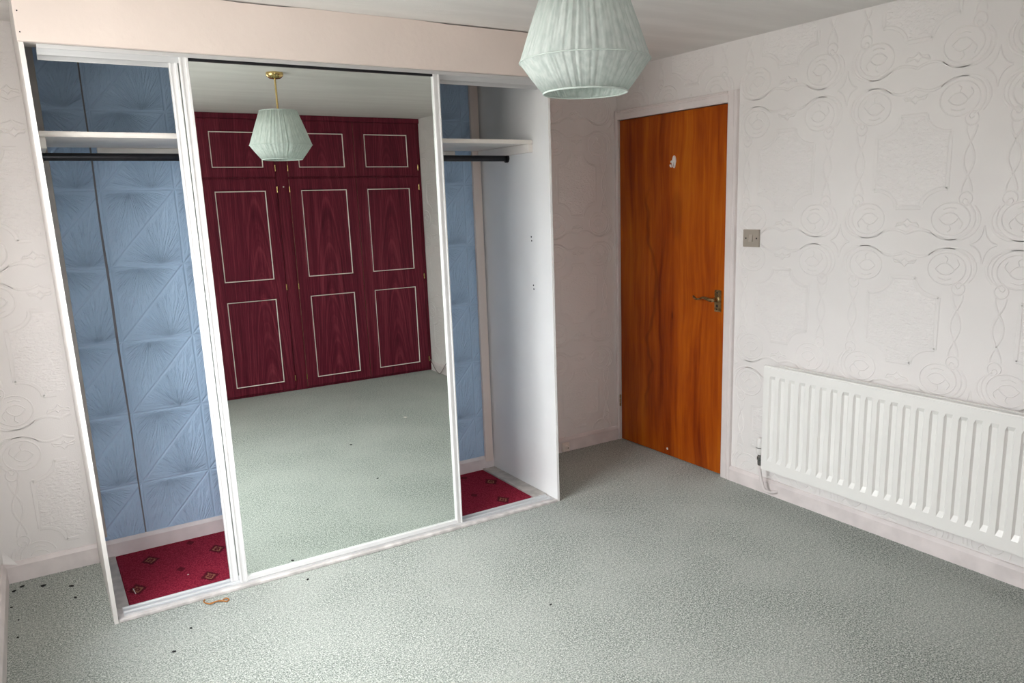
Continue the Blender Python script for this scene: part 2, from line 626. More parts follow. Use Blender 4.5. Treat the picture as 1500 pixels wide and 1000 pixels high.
wall_left = tag(wl.build('wall_left', M_PAPER), 'white wallpapered wall at the left edge of the picture', 'wall', kind='structure')
wf = MB()
wf.box(.4605, XR + T, YFW - T, YFW, 0, H)
wf.box(XL - T, VX0, YV - T, YV, 0, H)
wf.box(VX1, .4605, YFW, YV, 0, H)
wf.box(VX0, VX1, YV - T, YV, 0, VZ0)
wf.box(VX0, VX1, YV - T, YV, VZ1, H)
tag(wf.build('wall_front', M_PAPER),
    'plain wall behind the dark red fitted cupboards and the camera', 'wall', kind='structure')

# ---- raised wallpaper relief, one repeat per tile
def quad_pattern():
    L = []
    L.append(([(0, .182), (.055, .182)], .017))
    arc = [(.16 - .105 * math.cos(t), .182 - .074 * math.sin(t)) for t in [i * math.pi / 2 / 10 for i in range(11)]]
    L.append((arc, .017))
    L.append(([(.16, .108), (.16, .055), (.16, 0)], .017))
    F = (.182, .227)
    L.append(([(F[0] + .078 * math.cos(t), F[1] + .064 * math.sin(t)) for t in [i * math.pi / 14 for i in range(29)]], .007))
    L.append(([(F[0] + .098 * math.cos(t), F[1] + .082 * math.sin(t)) for t in [-.9 + i * .2 for i in range(18)]], .009))
    L.append((catmull([(0, .287), (.03, .276), (.065, .271), (.10, .279), (.14, .297), (.185, .308), (.235, .303), (.278, .278), (.297, .24), (.292, .205), (.272, .178)], 4), .012))
    # flower in the ring
    L.append((catmull([(.135, .225), (.16, .247), (.19, .245), (.213, .222), (.19, .204), (.16, .206), (.135, .225)], 4), .006))
    L.append((catmull([(.213, .222), (.232, .243), (.222, .265)], 4), .006))
    L.append((catmull([(.15, .19), (.178, .182), (.205, .188)], 4), .006))
    L.append((catmull([(.18, .25), (.185, .268), (.172, .278)], 4), .006))
    # four-pointed star at the tile corner
    L.append((catmull([(.319, .252), (.309, .290), (.292, .312), (.268, .324)], 4), .007))
    # small fleur under the cusp
    L.append((catmull([(0, .262), (.014, .250), (.034, .254), (.052, .259)], 3), .007))
    L.append((catmull([(.052, .259), (.042, .243), (.024, .243), (.012, .238), (0, .226)], 3), .006))
    # twisted cord
    def S(sg, v0, v1):
        return [(.236 + sg * .021 * math.cos(math.pi * v / .125), v) for v in [v0 + (v1 - v0) * i / 12 for i in range(13)]]
    L.append((S(1, 0, .125), .010))
    L.append((S(-1, 0, .125), .010))
    L.append(([(.236 + .026 * math.cos(t), .150 + .026 * math.sin(t)) for t in [i * math.pi / 8 for i in range(17)]], .007))
    L.append((catmull([(.236, .176), (.224, .162), (.232, .150), (.244, .156)], 3), .005))
    return L

OCT = None
def relief(name, wall, frame, us, uc, vc, u0, u1, v0, v1, holes, h=0.0018, V=0.650, U=0.638):
    """frame(u, v, d) -> world point at height d above the wall; us scales the repeat sideways"""
    bm = bmesh.new()
    pb = bmesh.new()
    def ok(u, v):
        if not (u0 + .004 < u < u1 - .004 and v0 + .002 < v < v1 - .004):
            return False
        return not any(a < u < b_ and c_ < v < d_ for a, b_, c_, d_ in holes)
    Q = quad_pattern()
    oct_q = [(.046, .170)] + [(.16 - .118 * math.cos(t), .182 - .086 * math.sin(t)) for t in [.14 + i * (math.pi / 2 - .28) / 8 for i in range(9)]] + [(.149, .098)]
    ring = oct_q + [(p[0], -p[1]) for p in oct_q[::-1]]
    ring = ring + [(-p[0], p[1]) for p in ring[::-1]]
    iu0, iu1 = math.floor((u0 - uc) / (U * us)) - 1, math.ceil((u1 - uc) / (U * us)) + 1
    iv0, iv1 = math.floor((v0 - vc) / V) - 1, math.ceil((v1 - vc) / V) + 1
    for i in range(iu0, iu1 + 1):
        for j in range(iv0, iv1 + 1):
            cu, cv = uc + i * U * us, vc + j * V
            for su in (1, -1):
                for sv in (1, -1):
                    for pts, wd in Q:
                        P = [(cu + su * p[0] * us, cv + sv * p[1]) for p in pts]
                        run = []
                        runs = []
                        for p in P:
                            if ok(*p):
                                run.append(p)
                            else:
                                if len(run) > 1:
                                    runs.append(run)
                                run = []
                        if len(run) > 1:
                            runs.append(run)
                        for R in runs:
                            prev = None
                            for k, p in enumerate(R):
                                a_ = R[max(k - 1, 0)]
                                b_ = R[min(k + 1, len(R) - 1)]
                                tx, ty = b_[0] - a_[0], b_[1] - a_[1]
                                ln = math.hypot(tx, ty) or 1
                                nx, ny = -ty / ln, tx / ln
                                e = min(.003, wd * .4)
                                row = [bm.verts.new(frame(p[0] + nx * o_, p[1] + ny * o_, d_)) for o_, d_ in
                                       ((-wd / 2, 0.0), (-wd / 2 + e, h), (wd / 2 - e, h), (wd / 2, 0.0))]
                                if prev:
                                    for q in range(3):
                                        bm.faces.new((prev[q], prev[q + 1], row[q + 1], row[q]))
                                prev = row
            # pebbled panel
            R = [(min(max(cu + p[0] * us, u0 + .002), u1 - .002), min(max(cv + p[1], v0 + .002), v1 - .002)) for p in ring]
            if max(p[0] for p in R) - min(p[0] for p in R) < .02 or max(p[1] for p in R) - min(p[1] for p in R) < .02:
                continue
            if any(a < p[0] < b_ and c_ < p[1] < d_ for a, b_, c_, d_ in holes for p in R):
                continue
            top = [pb.verts.new(frame(p[0], p[1], .0006)) for p in R]
            pb.faces.new(top)
    out = []
    for b_, nm, mt in ((bm, name, M_PAPER), (pb, 'pebbled_panels', M_PEBBLE)):
        w_ = MB()
        w_.b.free()
        w_.b = b_
        # make every face look into the room
        n_in = Vector(frame(0, 0, 1)) - Vector(frame(0, 0, 0))
        b_.normal_update()
        for f in b_.faces:
            if f.normal.dot(n_in) < 0:
                f.normal_flip()
        o = w_.build(nm, mt, wall, smooth=False, fix=False)
        o['kind'] = 'stuff'
        o['label'] = 'raised scroll, ring and braid relief of the wallpaper' if nm == name else 'pebble-textured eight-sided panels of the wallpaper'
        out.append(o)
    return out

relief('wallpaper_relief', wall_right, lambda u, v, d: (XR - d, u, v), 1.0, -1.242, .990, YF, YB, 0.079, H,
       [(-0.315, 0.70, 0, 2.05)])
for ua, ub in ((XL, -.001), (2.0855, XR)):
    relief('wallpaper_relief', wall_back, lambda u, v, d: (u, YB - d, v), 0.866, -.048, .318, ua, ub, 0.089, H, [])
relief('wallpaper_relief', wall_left, lambda u, v, d: (XL + d, u, v), 0.98, .30, .318, YF, YB, 0.089, H,
       [(WY0 - .03, WY1 + .03, WZ0 - .08, WZ1 + .03)])

# ---- blue papered strips inside the wardrobe, with an open seam between the first two
edges = [(0.018, 0.2100), (0.2150, 0.742), (0.7435, 1.268), (1.2695, 1.795), (1.7965, 2.066)]
MB().box(0.018, 2.066, YB - .0012, YB, 0.0, H).build('bare_plaster', M_GAP, wall_back)
for k, (a0, a1) in enumerate(edges):
    mb = MB()
    n = 24
    prev = None
    # slightly wandering torn edge on the sides of the open seam
    for i in range(n + 1):
        zz = H * i / n
        def wob(s_):
            return 0.0022 * math.sin(zz * 3.1 + s_) + 0.0012 * math.sin(zz * 11 + 2 * s_)
        mid_gap = 0.0022 * math.exp(-((zz - 1.15) / 0.45) ** 2)
        e0 = a0 + (wob(0.4) + mid_gap if k == 1 else 0)
        e1 = a1 + (wob(0.4) - mid_gap - .001 if k == 0 else 0)
        row = [mb.b.verts.new(p) for p in ((e0, YB - .001, zz), (e0, YB - .004, zz), (e1, YB - .004, zz), (e1, YB - .001, zz))]
        if prev:
            for q in range(3):
                mb.b.faces.new((prev[q], prev[q + 1], row[q + 1], row[q]))
        prev = row
    mb.build('wallpaper_strip', M_BLUE, wall_back)['label'] = 'blue painted starburst wallpaper strip inside the wardrobe'

# ---- peeling scrap of wallpaper low in the left corner
mb = MB()
rows = []
for i in range(6):
    t_ = i / 5
    rows.append([mb.b.verts.new((XL + .006 + .050 * t_ * q + .004, YB - .004 - .020 * t_ * t_, .150 - .055 * t_ - .016 * q * t_)) for q in (0, .5, 1)])
for A, B in zip(rows, rows[1:]):
    for q in range(2):
        mb.b.faces.new((A[q], A[q + 1], B[q + 1], B[q]))
fl = mb.build('peeling_paper', M_PAPER, wall_back)
fl.modifiers.new('thickness', 'SOLIDIFY').thickness = .0008

# ---- skirting
HS = 0.0885
def skirt_prof(th, h):
    return [(0, 0), (th, 0), (th, h - .016), (th - .004, h - .010), (th - .009, h - .002), (th - .012, h), (0, h)]
mb = MB()
for a0, a1 in ((XL, 0.0135), (0.0300, 2.0690), (2.0850, XR - .016)):
    mb.prism([(YB - p[0], p[1]) for p in skirt_prof(.018, HS)], 'x', a0, a1)
tag(mb.build('baseboard_back', M_SKIRT), 'aged white skirting board along the wall behind the wardrobe', 'skirting board', kind='structure')
tag(MB().prism([(XL + p[0], p[1]) for p in skirt_prof(.018, HS)], 'y', YV + .002, YB - .018).build('baseboard_left', M_SKIRT),
    'white skirting board at the left edge of the picture', 'skirting board', kind='structure')
tag(MB().prism([(XR - p[0], p[1]) for p in skirt_prof(.018, .080)], 'y', YF + .002, -.309).build('baseboard_right', M_SKIRT),
    'pale pinkish-white skirting board running under the radiator', 'skirting board', kind='structure')

# ---- window in the left wall (outside the frame; it lights the room)
win = empty('window_1', (XL - .07, (WY0 + WY1) / 2, WZ0), 'white framed window in the left wall lighting the room', 'window', kind='structure')
mb = MB()
fw = .05
mb.box(XL - .10, XL - .04, WY0, WY0 + fw, WZ0, WZ1, .004)
mb.box(XL - .10, XL - .04, WY1 - fw, WY1, WZ0, WZ1, .004)
mb.box(XL - .10, XL - .04, WY0 + fw, WY1 - fw, WZ0, WZ0 + fw, .004)
mb.box(XL - .10, XL - .04, WY0 + fw, WY1 - fw, WZ1 - fw, WZ1, .004)
mb.build('window_frame', M_GLOSS, win)
ymid = (WY0 + WY1) / 2
MB().box(XL - .095, XL - .045, ymid - .03, ymid + .03, WZ0 + fw, WZ1 - fw, .004).build('mullion', M_GLOSS, win)
for a0, a1 in ((WY0 + fw, ymid - .03), (ymid + .03, WY1 - fw)):
    MB().box(XL - .072, XL - .068, a0, a1, WZ0 + fw, WZ1 - fw).build('pane', M_GLASS, win)
MB().box(XL - .04, XL + .03, WY0 - .04, WY1 + .04, WZ0 - .03, WZ0 + .006, .005, 2).build('window_sill', M_GLOSS, win)

fill_win = empty('fill_window_2', ((VX0 + VX1) / 2, YV - .07, VZ0), 'narrow white framed window added behind the camera for fill light', 'window', kind='structure')  # added light source, evens out the light on the wardrobe front
mb = MB()
mb.box(VX0, VX0 + fw, YV - .10, YV - .04, VZ0, VZ1, .004)
mb.box(VX1 - fw, VX1, YV - .10, YV - .04, VZ0, VZ1, .004)
mb.box(VX0 + fw, VX1 - fw, YV - .10, YV - .04, VZ0, VZ0 + fw, .004)
mb.box(VX0 + fw, VX1 - fw, YV - .10, YV - .04, VZ1 - fw, VZ1, .004)
mb.build('window_frame', M_GLOSS, fill_win)
MB().box(VX0 + fw, VX1 - fw, YV - .072, YV - .068, VZ0 + fw, VZ1 - fw).build('pane', M_GLASS, fill_win)
MB().box(VX0 - .03, VX1 + .03, YV - .04, YV + .05, VZ0 - .03, VZ0 + .006, .005, 2).build('window_sill', M_GLOSS, fill_win)

# ------------------------------------------------------------------ door and frame
trim = empty('trim_1', (XR, .2, 0), 'off-white door frame moulding around the orange door', 'door frame', kind='structure')
def arch_prof(w0, w1):              # (offset along wall, depth): inner edge w0 to outer edge w1
    d = w1 - w0
    return [(w0, 0), (w0, .012), (w0 + d * .1, .015), (w0 + d * .62, .016), (w0 + d * .66, .012), (w0 + d * .78, .012),
            (w0 + d * .84, .019), (w0 + d * .96, .019), (w1, .015), (w1, 0)]
yR = DY0 - .003
MB().prism([(XR - p[1], -p[0]) for p in arch_prof(-yR, .309)], 'z', 0, 2.044).build('architrave', M_GLOSS, trim)
MB().prism([(XR - p[1], p[0]) for p in arch_prof(DY1 + .003, YB - .0005)], 'z', 0, 2.044).build('architrave', M_GLOSS, trim)
MB().prism([(XR - p[1], p[0]) for p in arch_prof(DZ + .003, 2.044)], 'y', yR, DY1 + .003).build('architrave', M_GLOSS, trim)
mb = MB()
mb.box(XR + .046, XR + .075, DY0 - .003, DY0 + .014, 0, DZ + .004)
mb.box(XR + .046, XR + .075, DY1 - .014, DY1 + .003, 0, DZ + .004)
mb.box(XR + .046, XR + .075, DY0 + .014, DY1 - .014, DZ - .012, DZ + .004)
mb.build('door_stop', M_GLOSS, trim)
# an added panel behind the door, further down, keeps its gaps dark
door = empty('door_1', (XR, .2, 0), 'plain orange-brown varnished veneer door with a brass lever handle', 'door', kind='structure')
leaf = MB().box(XR + .002, XR + .042, DY0 + .003, DY1 - .002, .007, DZ, .0015).build('door_leaf', M_DOOR, door)
hp = empty  # (names only)
mb = MB().box(XR - .006, XR + .0025, -.2120, -.1650, .918, 1.036, .003, 2)
plate = mb.build('handle_plate', M_BRASS_OLD, door)
mb = MB()
mb.lathe([(.017, 0), (.017, -.004), (.012, -.008), (.010, -.034), (.011, -.042), (.009, -.046), (0.002, -.047)], (XR - .005, -.187, .985), 20, 'x')
mb.build('spindle', M_BRASS_OLD, plate, 'auto')
pts = catmull([(XR - .044, -.190, .986), (XR - .047, -.168, .986), (XR - .048, -.145, .992), (XR - .048, -.120, .993), (XR - .048, -.095, .985), (XR - .047, -.072, .983), (XR - .043, -.052, .989), (XR - .038, -.042, .994)], 5)
rad = [.0088 - .0042 * (i / (len(pts) - 1)) + .0015 * math.sin(i / (len(pts) - 1) * 9) for i in range(len(pts))]
rad[-1] = .006
MB().tube(pts, rad, 12).build('lever', M_BRASS_OLD, plate, 'auto')
for zz in (.932, 1.022):
    MB().lathe([(.0042, 0), (.0042, -.0015), (.0015, -.0022)], (XR - .006, -.187, zz), 12, 'x').build('screw', M_DARK, plate)
MB().lathe([(.007, 0), (.007, -.001)], (XR - .006, -.187, .95), 12, 'x').build('keyhole', M_DARK, plate)
for zz in (1.755, .225):
    hm = MB()
    for k in range(3):
        hm.lathe([(.0055, zz + .026 * k), (.0055, zz + .026 * k + .023)], (XR - .006, DY1 + .002, 0), 12, 'z')
    hm.build('hinge', M_BRASS_OLD if zz < 1 else M_GLOSS, door, 'auto')
# stick-on hook
mb = MB()
n = 24
out = []
for k in range(n):
    a_ = 2 * math.pi * k / n
    out.append((.160 + .0140 * math.cos(a_) * (1.0 if math.sin(a_) > -.2 else .72), 1.722 + .034 * math.sin(a_)))
mb.prism([(p[0], p[1]) for p in out], 'x', XR - .004, XR + .002)
hook = mb.build('adhesive_hook', M_PLASTIC, door)
hook['label'] = 'small white stick-on hook'
MB().tube(catmull([(XR - .004, .160, 1.735), (XR - .010, .161, 1.715), (XR - .014, .161, 1.700), (XR - .024, .161, 1.697), (XR - .028, .161, 1.708)], 5), .0055, 10).build('hook_arm', M_PLASTIC, hook, 'auto')
MB().lathe([(.009, 0), (.008, -.006), (.003, -.009)], (XR - .003, .174, 1.722), 14, 'x').build('hook_knob', M_PLASTIC, hook, 'auto')
MB().lathe([(.008, 0), (.007, -.0008)], (XR + .002, .206, .045), 10, 'x').build('paint_chip', M_LIGHTCRUMB, door)
# added panel closing the doorway from outside so the door gaps stay dark
tag(MB().box(XR + T, XR + T + .03, DY0 - .1, DY1 + .1, 0, 2.1).build('doorway_blocker', M_GLOSS),
    'unseen panel closing the doorway behind the orange door to keep its gaps dark', 'wall', kind='structure')

# ------------------------------------------------------------------ sliding-door wardrobe
W = 2.0843
wd = empty('sliding_wardrobe', (1.05, .33, 0), 'built-in white wardrobe with sliding mirror doors and open blue interior', 'wardrobe')
# left side panel leans a little: its foot stands 15 mm further in
mb = MB()
for (x0, x1) in ((0.0, 0.0145),):
    lo = [(x0 + .0150, 0, 0), (x1 + .0150, 0, 0), (x1 + .0150, YB - .002, 0), (x0 + .0150, YB - .002, 0)]
    hi = [(x0 - .001, 0, H - .001), (x1 - .001, 0, H - .001), (x1 - .001, YB - .002, H - .001), (x0 - .001, YB - .002, H - .001)]
    A = [mb.b.verts.new(p) for p in lo]
    B = [mb.b.verts.new(p) for p in hi]
    for i in range(4):
        mb.b.faces.new((A[i], A[(i + 1) % 4], B[(i + 1) % 4], B[i]))
    mb.b.faces.new(A[::-1])
    mb.b.faces.new(B)
lp = mb.build('side_panel', M_PANEL_EDGE, wd)
rpn = MB().box(2.0695, W, 0, YB - .002, 0, H - .001, .0012).build('side_panel', M_PANEL, wd)
for (yy, zz) in ((.175, 1.357), (.172, 1.338), (.168, 1.114), (.165, 1.095)):
    MB().lathe([(.0045, 0), (.0045, -.0008)], (2.0694, yy, zz), 10, 'x').build('screw_hole', M_DARK, rpn)
# fascia board, with an open crack along the ceiling in two places
mb = MB()
xs = [-.002 + (W + .002) * i / 80 for i in range(81)]
def gap(x):
    g = .0008
    for a0, a1, d in ((.55, .95, .0050), (1.02, 1.06, .003), (1.40, 2.2, .0055)):
        if a0 < x < a1:
            g = max(g, d * min(1, (x - a0) / .15, (a1 - x) / .10 if a1 < 2 else 1))
    return g
rows = []
for x_ in xs:
    zt = H - gap(x_)
    rows.append([mb.b.verts.new(p) for p in ((x_, -.018, 2.0887), (x_, 0, 2.0887), (x_, 0, zt), (x_, -.018, zt))])
for A, B in zip(rows, rows[1:]):
    for q in range(4):
        mb.b.faces.new((A[q], A[(q + 1) % 4], B[(q + 1) % 4], B[q]))
mb.b.faces.new(rows[0][::-1])
mb.b.faces.new(rows[-1])
fas = mb.build('fascia_board', M_FASCIA, wd)
for (xx, zz) in ((.009, 2.1156), (.0095, 2.180)):
    MB().lathe([(.0024, 0), (.0024, -.0008)], (xx, -.0178, zz), 8, 'y').build('nail_hole', M_DARK, fas)
# top track
mb = MB()
mb.prism([(.014, 2.0885), (.014, 2.076), (.018, 2.076), (.018, 2.080), (.044, 2.080), (.044, 2.060), (.048, 2.060), (.048, 2.080),
          (.078, 2.080), (.078, 2.048), (.082, 2.048), (.082, 2.0885)], 'x', .050, 2.066)
mb.prism([(.052, 2.080), (.052, 2.067), (.055, 2.067), (.055, 2.080)], 'x', .050, 2.066)
mb.build('top_track', M_TRACK, wd)
MB().box(.016, 2.068, .001, .086, 2.0885, 2.13).build('track_support', M_BATTEN, wd)
# plinth and bottom track
MB().box(.031, 2.069, -.002, .088, 0, .013, .002).build('plinth', M_PLINTH, wd)
mb = MB()
mb.prism([(.016, .013), (.016, .0215), (.0195, .0215), (.0195, .0165), (.045, .0165), (.045, .0225), (.049, .0225), (.049, .0165),
          (.0795, .0165), (.0795, .0225), (.083, .0225), (.083, .013)], 'x', .052, 2.050)
mb.build('bottom_track', M_TRACK, wd)
# floor timbers either side of the carpet
MB().box(.031, .077, .088, YB - .020, 0, .015, .002).build('floor_strip', M_FLOORBATTEN, wd)
mb = MB()
mb.box(1.988, 2.010, .089, YB - .020, 0, .020, .002)
mb.box(2.010, 2.068, .089, YB - .020, 0, .016, .002)
mb.build('floor_strip', M_FLOORBATTEN, wd)
# battens on the back wall
MB().box(.0225, .058, YB - .024, YB - .0045, .113, H - .002, .002).build('wall_batten', M_BATTEN, wd)
MB().box(2.0105, 2.060, YB - .024, YB - .0045, .055, H - .002, .002).build('wall_batten', M_FASCIA, wd)
# shelf on cleats
MB().box(.0185, 2.0685, .132, YB - .025, 1.8035, 1.8225, .004, 2).build('shelf', M_SHELF, wd)
MB().box(2.043, 2.0690, .138, YB - .026, 1.764, 1.8035, .002).build('cleat', M_SHELF, wd)
MB().box(.0180, .040, .150, YB - .026, 1.764, 1.8035, .002).build('cleat', M_SHELF, wd)
MB().box(.235, 1.905, YB - .030, YB - .0045, 1.776, 1.8035, .002).build('cleat', M_SHELF, wd)
rail = MB().tube([(.022, .38, 1.750), (2.066, .38, 1.750)], .0135, 16, True, (.75, 1.1)).build('hanging_rail', M_RAIL, wd, 'auto')
for (xa, xb) in ((.019, .030), (2.058, 2.069)):
    MB().lathe([(.021, xa), (.021, xb)], (0, .38, 1.750), 20, 'x').build('rail_bracket', M_RAIL, rail, 'auto')

def mirror_door(x0, x1, y0):
    z0, z1 = .024, 2.0775
    d = .022
    pane = MB().box(x0 + .012, x1 - .012, y0 + .012, y0 + .016, z0 + .012, z1 - .004).build('sliding_door', M_MIRROR, wd)
    pane['label'] = 'sliding mirror door in a white metal frame'
    def stile(xa, s_):                     # s_=+1: opening side to the right
        f_ = lambda t: xa + s_ * t
        prof = [(f_(0), y0 + d), (f_(0), y0 + .001), (f_(.0015), y0), (f_(.006), y0), (f_(.007), y0 + .0035), (f_(.020), y0 + .0035), (f_(.021), y0),
                (f_(.0285), y0), (f_(.030), y0 + .0015), (f_(.030), y0 + .0118), (f_(.012), y0 + .0118), (f_(.012), y0 + d)]
        MB().prism(prof, 'z', z0 - .004, z1).build('stile', M_ALU, pane)
    stile(x0, 1)
    stile(x1, -1)
    MB().box(x0 + .030, x1 - .030, y0 + .001, y0 + .0118, z0 - .002, z0 + .016, .001).build('bottom_rail', M_ALU, pane)
    MB().box(x0 + .030, x1 - .030, y0 + .004, y0 + .0118, z1 - .010, z1, .001).build('top_gap_shade', M_RAIL, pane)  # black strip paints the shaded gap between mirror and top track
mirror_door(.4865, 1.5240, .018)
mirror_door(.4550, 1.4925, .049)

tag(MB().box(.078, 1.987, .089, YB - .0185, .0005, .0115, .002).build('carpet_offcut', M_RED),
    'red carpet with diamond motifs laid on the wardrobe floor', 'carpet')

# ------------------------------------------------------------------ dark red fitted cupboards opposite (seen in the mirror)
def ring_strip(mb, x0, x1, z0, z1, wdt, y0, y1):
    O = [(x0, z0), (x1, z0), (x1, z1), (x0, z1)]
    I = [(x0 + wdt, z0 + wdt), (x1 - wdt, z0 + wdt), (x1 - wdt, z1 - wdt), (x0 + wdt, z1 - wdt)]
    mids = [((a_[0] * .5 + b_[0] * .5), (a_[1] * .5 + b_[1] * .5)) for a_, b_ in zip(O, I)]
    vo = [mb.b.verts.new((p[0], y0, p[1])) for p in O]
    vm = [mb.b.verts.new((p[0], y1, p[1])) for p in mids]
    vi = [mb.b.verts.new((p[0], y0, p[1])) for p in I]
    for k in range(4):
        j = (k + 1) % 4
        mb.b.faces.new((vo[k], vo[j], vm[j], vm[k]))
        mb.b.faces.new((vm[k], vm[j], vi[j], vi[k]))

def cupboard(x0, x1, doors, label):
    u = empty('fitted_cupboard', ((x0 + x1) / 2, (YF + YFW) / 2, 0), label, 'cupboard', 'dark red fitted cupboards along the wall opposite the mirror')
    mb = MB()
    yb = YF - .020
    mb.box(x0, x1, YFW + .002, yb - .02, 0.001, H - .001)
    mb.build('body', M_MAHOG, u)
    fm = MB()
    xsd = [d_[0] for d_ in doors] + [d_[1] for d_ in doors]
    lo, hi = min(xsd), max(xsd)
    if lo - x0 > .004:
        fm.box(x0, lo - .001, yb - .02, yb + .004, 0.001, H - .042)
    if x1 - hi > .004:
        fm.box(hi + .001, x1, yb - .02, yb + .004, 0.001, H - .042)
    fm.box(lo - .001, hi + .001, yb - .02, yb + .001, 0.001, H - .042)
    fm.build('face_frame', M_MAHOG, u)
    MB().box(x0, x1, yb - .02, YF + .002, H - .042, H - .001, .003).build('cornice', M_MAHOG, u)
    for di, (a0, a1) in enumerate(doors):
        for (z0, z1, panels) in ((.022, 1.774, ((.087, .808), (.959, 1.687))), (1.789, 2.2345, ((1.857, 2.143),))):
            dr = MB().box(a0 + .0015, a1 - .0015, yb + .001, YF, z0, z1, .002).build('cupboard_door', M_MAHOG, u)
            for (p0, p1) in panels:
                mo = MB()
                ring_strip(mo, a0 + .083, a1 - .083, p0 - .004, p1 + .004, .016, YF - .0002, YF + .006)
                mo.build('panel_moulding', M_MAHOG, dr)
                il = MB()
                ring_strip(il, a0 + .0900, a1 - .0900, p0 + .003, p1 - .003, .0100, YF + .0015, YF + .0072)
                il.build('inlay_line', M_CREAM, dr)
            MB().box(a0 + .0004, a0 + .0022, yb + .003, YF + .0006, z0 + .002, z1 - .002).build('edge_band', M_EDGEBAND, dr)
        for zz in (1.835, 1.665, .868, .090):
            MB().lathe([(.0050, zz), (.0050, zz + .048)], (a0 - .001 if di == 0 else a1 + .001, YF + .001, 0), 10, 'z').build('hinge', M_BRASS, u, 'auto')
    if lo - x0 > .04:
        MB().lathe([(.006, 0), (.005, .002)], (x0 + .055, yb + .004, 1.71), 10, 'y').build('screw_cap', M_CREAM, u)
    return u

cupboard(1.722, XR - .002, [(1.8215, 2.3975), (2.3985, 2.9800)], 'dark red panelled cupboard nearest the white wall strip in the mirror')
cupboard(.4625, 1.720, [(.5620, 1.1395), (1.1405, 1.7185)], 'dark red panelled cupboard left of the hinged post in the mirror')

# ------------------------------------------------------------------ pendant lamp
LX, LY = 1.232, -1.419
lamp = empty('pendant_lamp', (LX, LY, 1.808), 'mint green pleated pendant lampshade on a brass rod', 'lamp')
MB().lathe([(.012, 2.244), (.030, 2.247), (.044, 2.258), (.048, 2.268), (.046, H - .0005)], (LX, LY, 0), 40, 'z').build('ceiling_rose', M_BRASS, lamp, 'auto')
MB().lathe([(.0055, 2.02), (.0055, 2.244), (.010, 2.246), (.010, 2.250)], (LX, LY, 0), 16, 'z').build('rod', M_BRASS, lamp, 'auto')
mb = MB()
N = 360
prof = [(.103, 2.072), (.1375, 1.979), (.172, 1.886), (.1415, 1.847), (.111, 1.808)]
pl_ = [random.random() for _ in range(N)]
sm = [(pl_[i] + pl_[i - 1] * .6) / 1.6 for i in range(N)]
rows = []
for q, (r, zz) in enumerate(prof):
    row = []
    for k in range(N):
        a_ = 2 * math.pi * k / N
        sw = math.sin(k * 2 * math.pi / 9 + 2.2 * math.sin(k * .11)) * .0008
        amp = (sw + (sm[k] - .5) * .0028)
        seam = -.0016 if (k % 45) in (0, 1) else 0
        if q in (1, 3):
            amp *= 1.5
        if q == 2:
            amp *= .35
        rr = r + amp + seam
        row.append(mb.b.verts.new((LX + rr * math.cos(a_), LY + rr * math.sin(a_), zz)))
    rows.append(row)
for A, B in zip(rows, rows[1:]):
    for k in range(N):
        mb.b.faces.new((A[k], B[k], B[(k + 1) % N], A[(k + 1) % N]))
shade = mb.build('lamp_shade', M_SHADE, lamp, True)
mod = shade.modifiers.new('thickness', 'SOLIDIFY')
mod.thickness = .0012
for (R, zz, r) in ((.103, 2.072, .0022), (.1725, 1.886, .0017), (.111, 1.808, .0026)):
    MB().ring((LX, LY, zz), R, r, 96, 8).build('rim_tape', M_TAPE, shade, True)
sp = MB()
for k in range(3):
    a_ = 2 * math.pi * k / 3 + .4
    sp.tube([(LX + .016 * math.cos(a_), LY + .016 * math.sin(a_), 2.03), (LX + .102 * math.cos(a_), LY + .102 * math.sin(a_), 2.068)], .0016, 6)
sp.ring((LX, LY, 2.03), .018, .0022, 24, 6)
sp.build('shade_carrier', M_CHROME, shade)
MB().lathe([(.008, 2.03), (.019, 2.022), (.020, 1.975), (.017, 1.965)], (LX, LY, 0), 20, 'z').build('bulb_holder', M_PLASTIC, lamp, 'auto')

# ------------------------------------------------------------------ light switch
sw = empty('light_switch', (XR, -.4135, 1.272), 'square grey-beige plastic light switch beside the orange door', 'light switch')
MB().box(XR - .010, XR - .0001, -.466, -.361, 1.272, 1.3595, .0022, 2).build('switch_plate', M_SWITCH, sw)
mb = MB()
mb.prism([(XR - .0098, 1.299), (XR - .0185, 1.299), (XR - .0125, 1.334), (XR - .0098, 1.334)], 'y', -.4270, -.4045)
mb.build('rocker', M_SWROCK, sw)
for yy in (-.3815, -.4505):
    MB().lathe([(.0042, 0), (.0042, -.0012)], (XR - .0098, yy, 1.3155), 12, 'x').build('screw', M_DARK, sw)

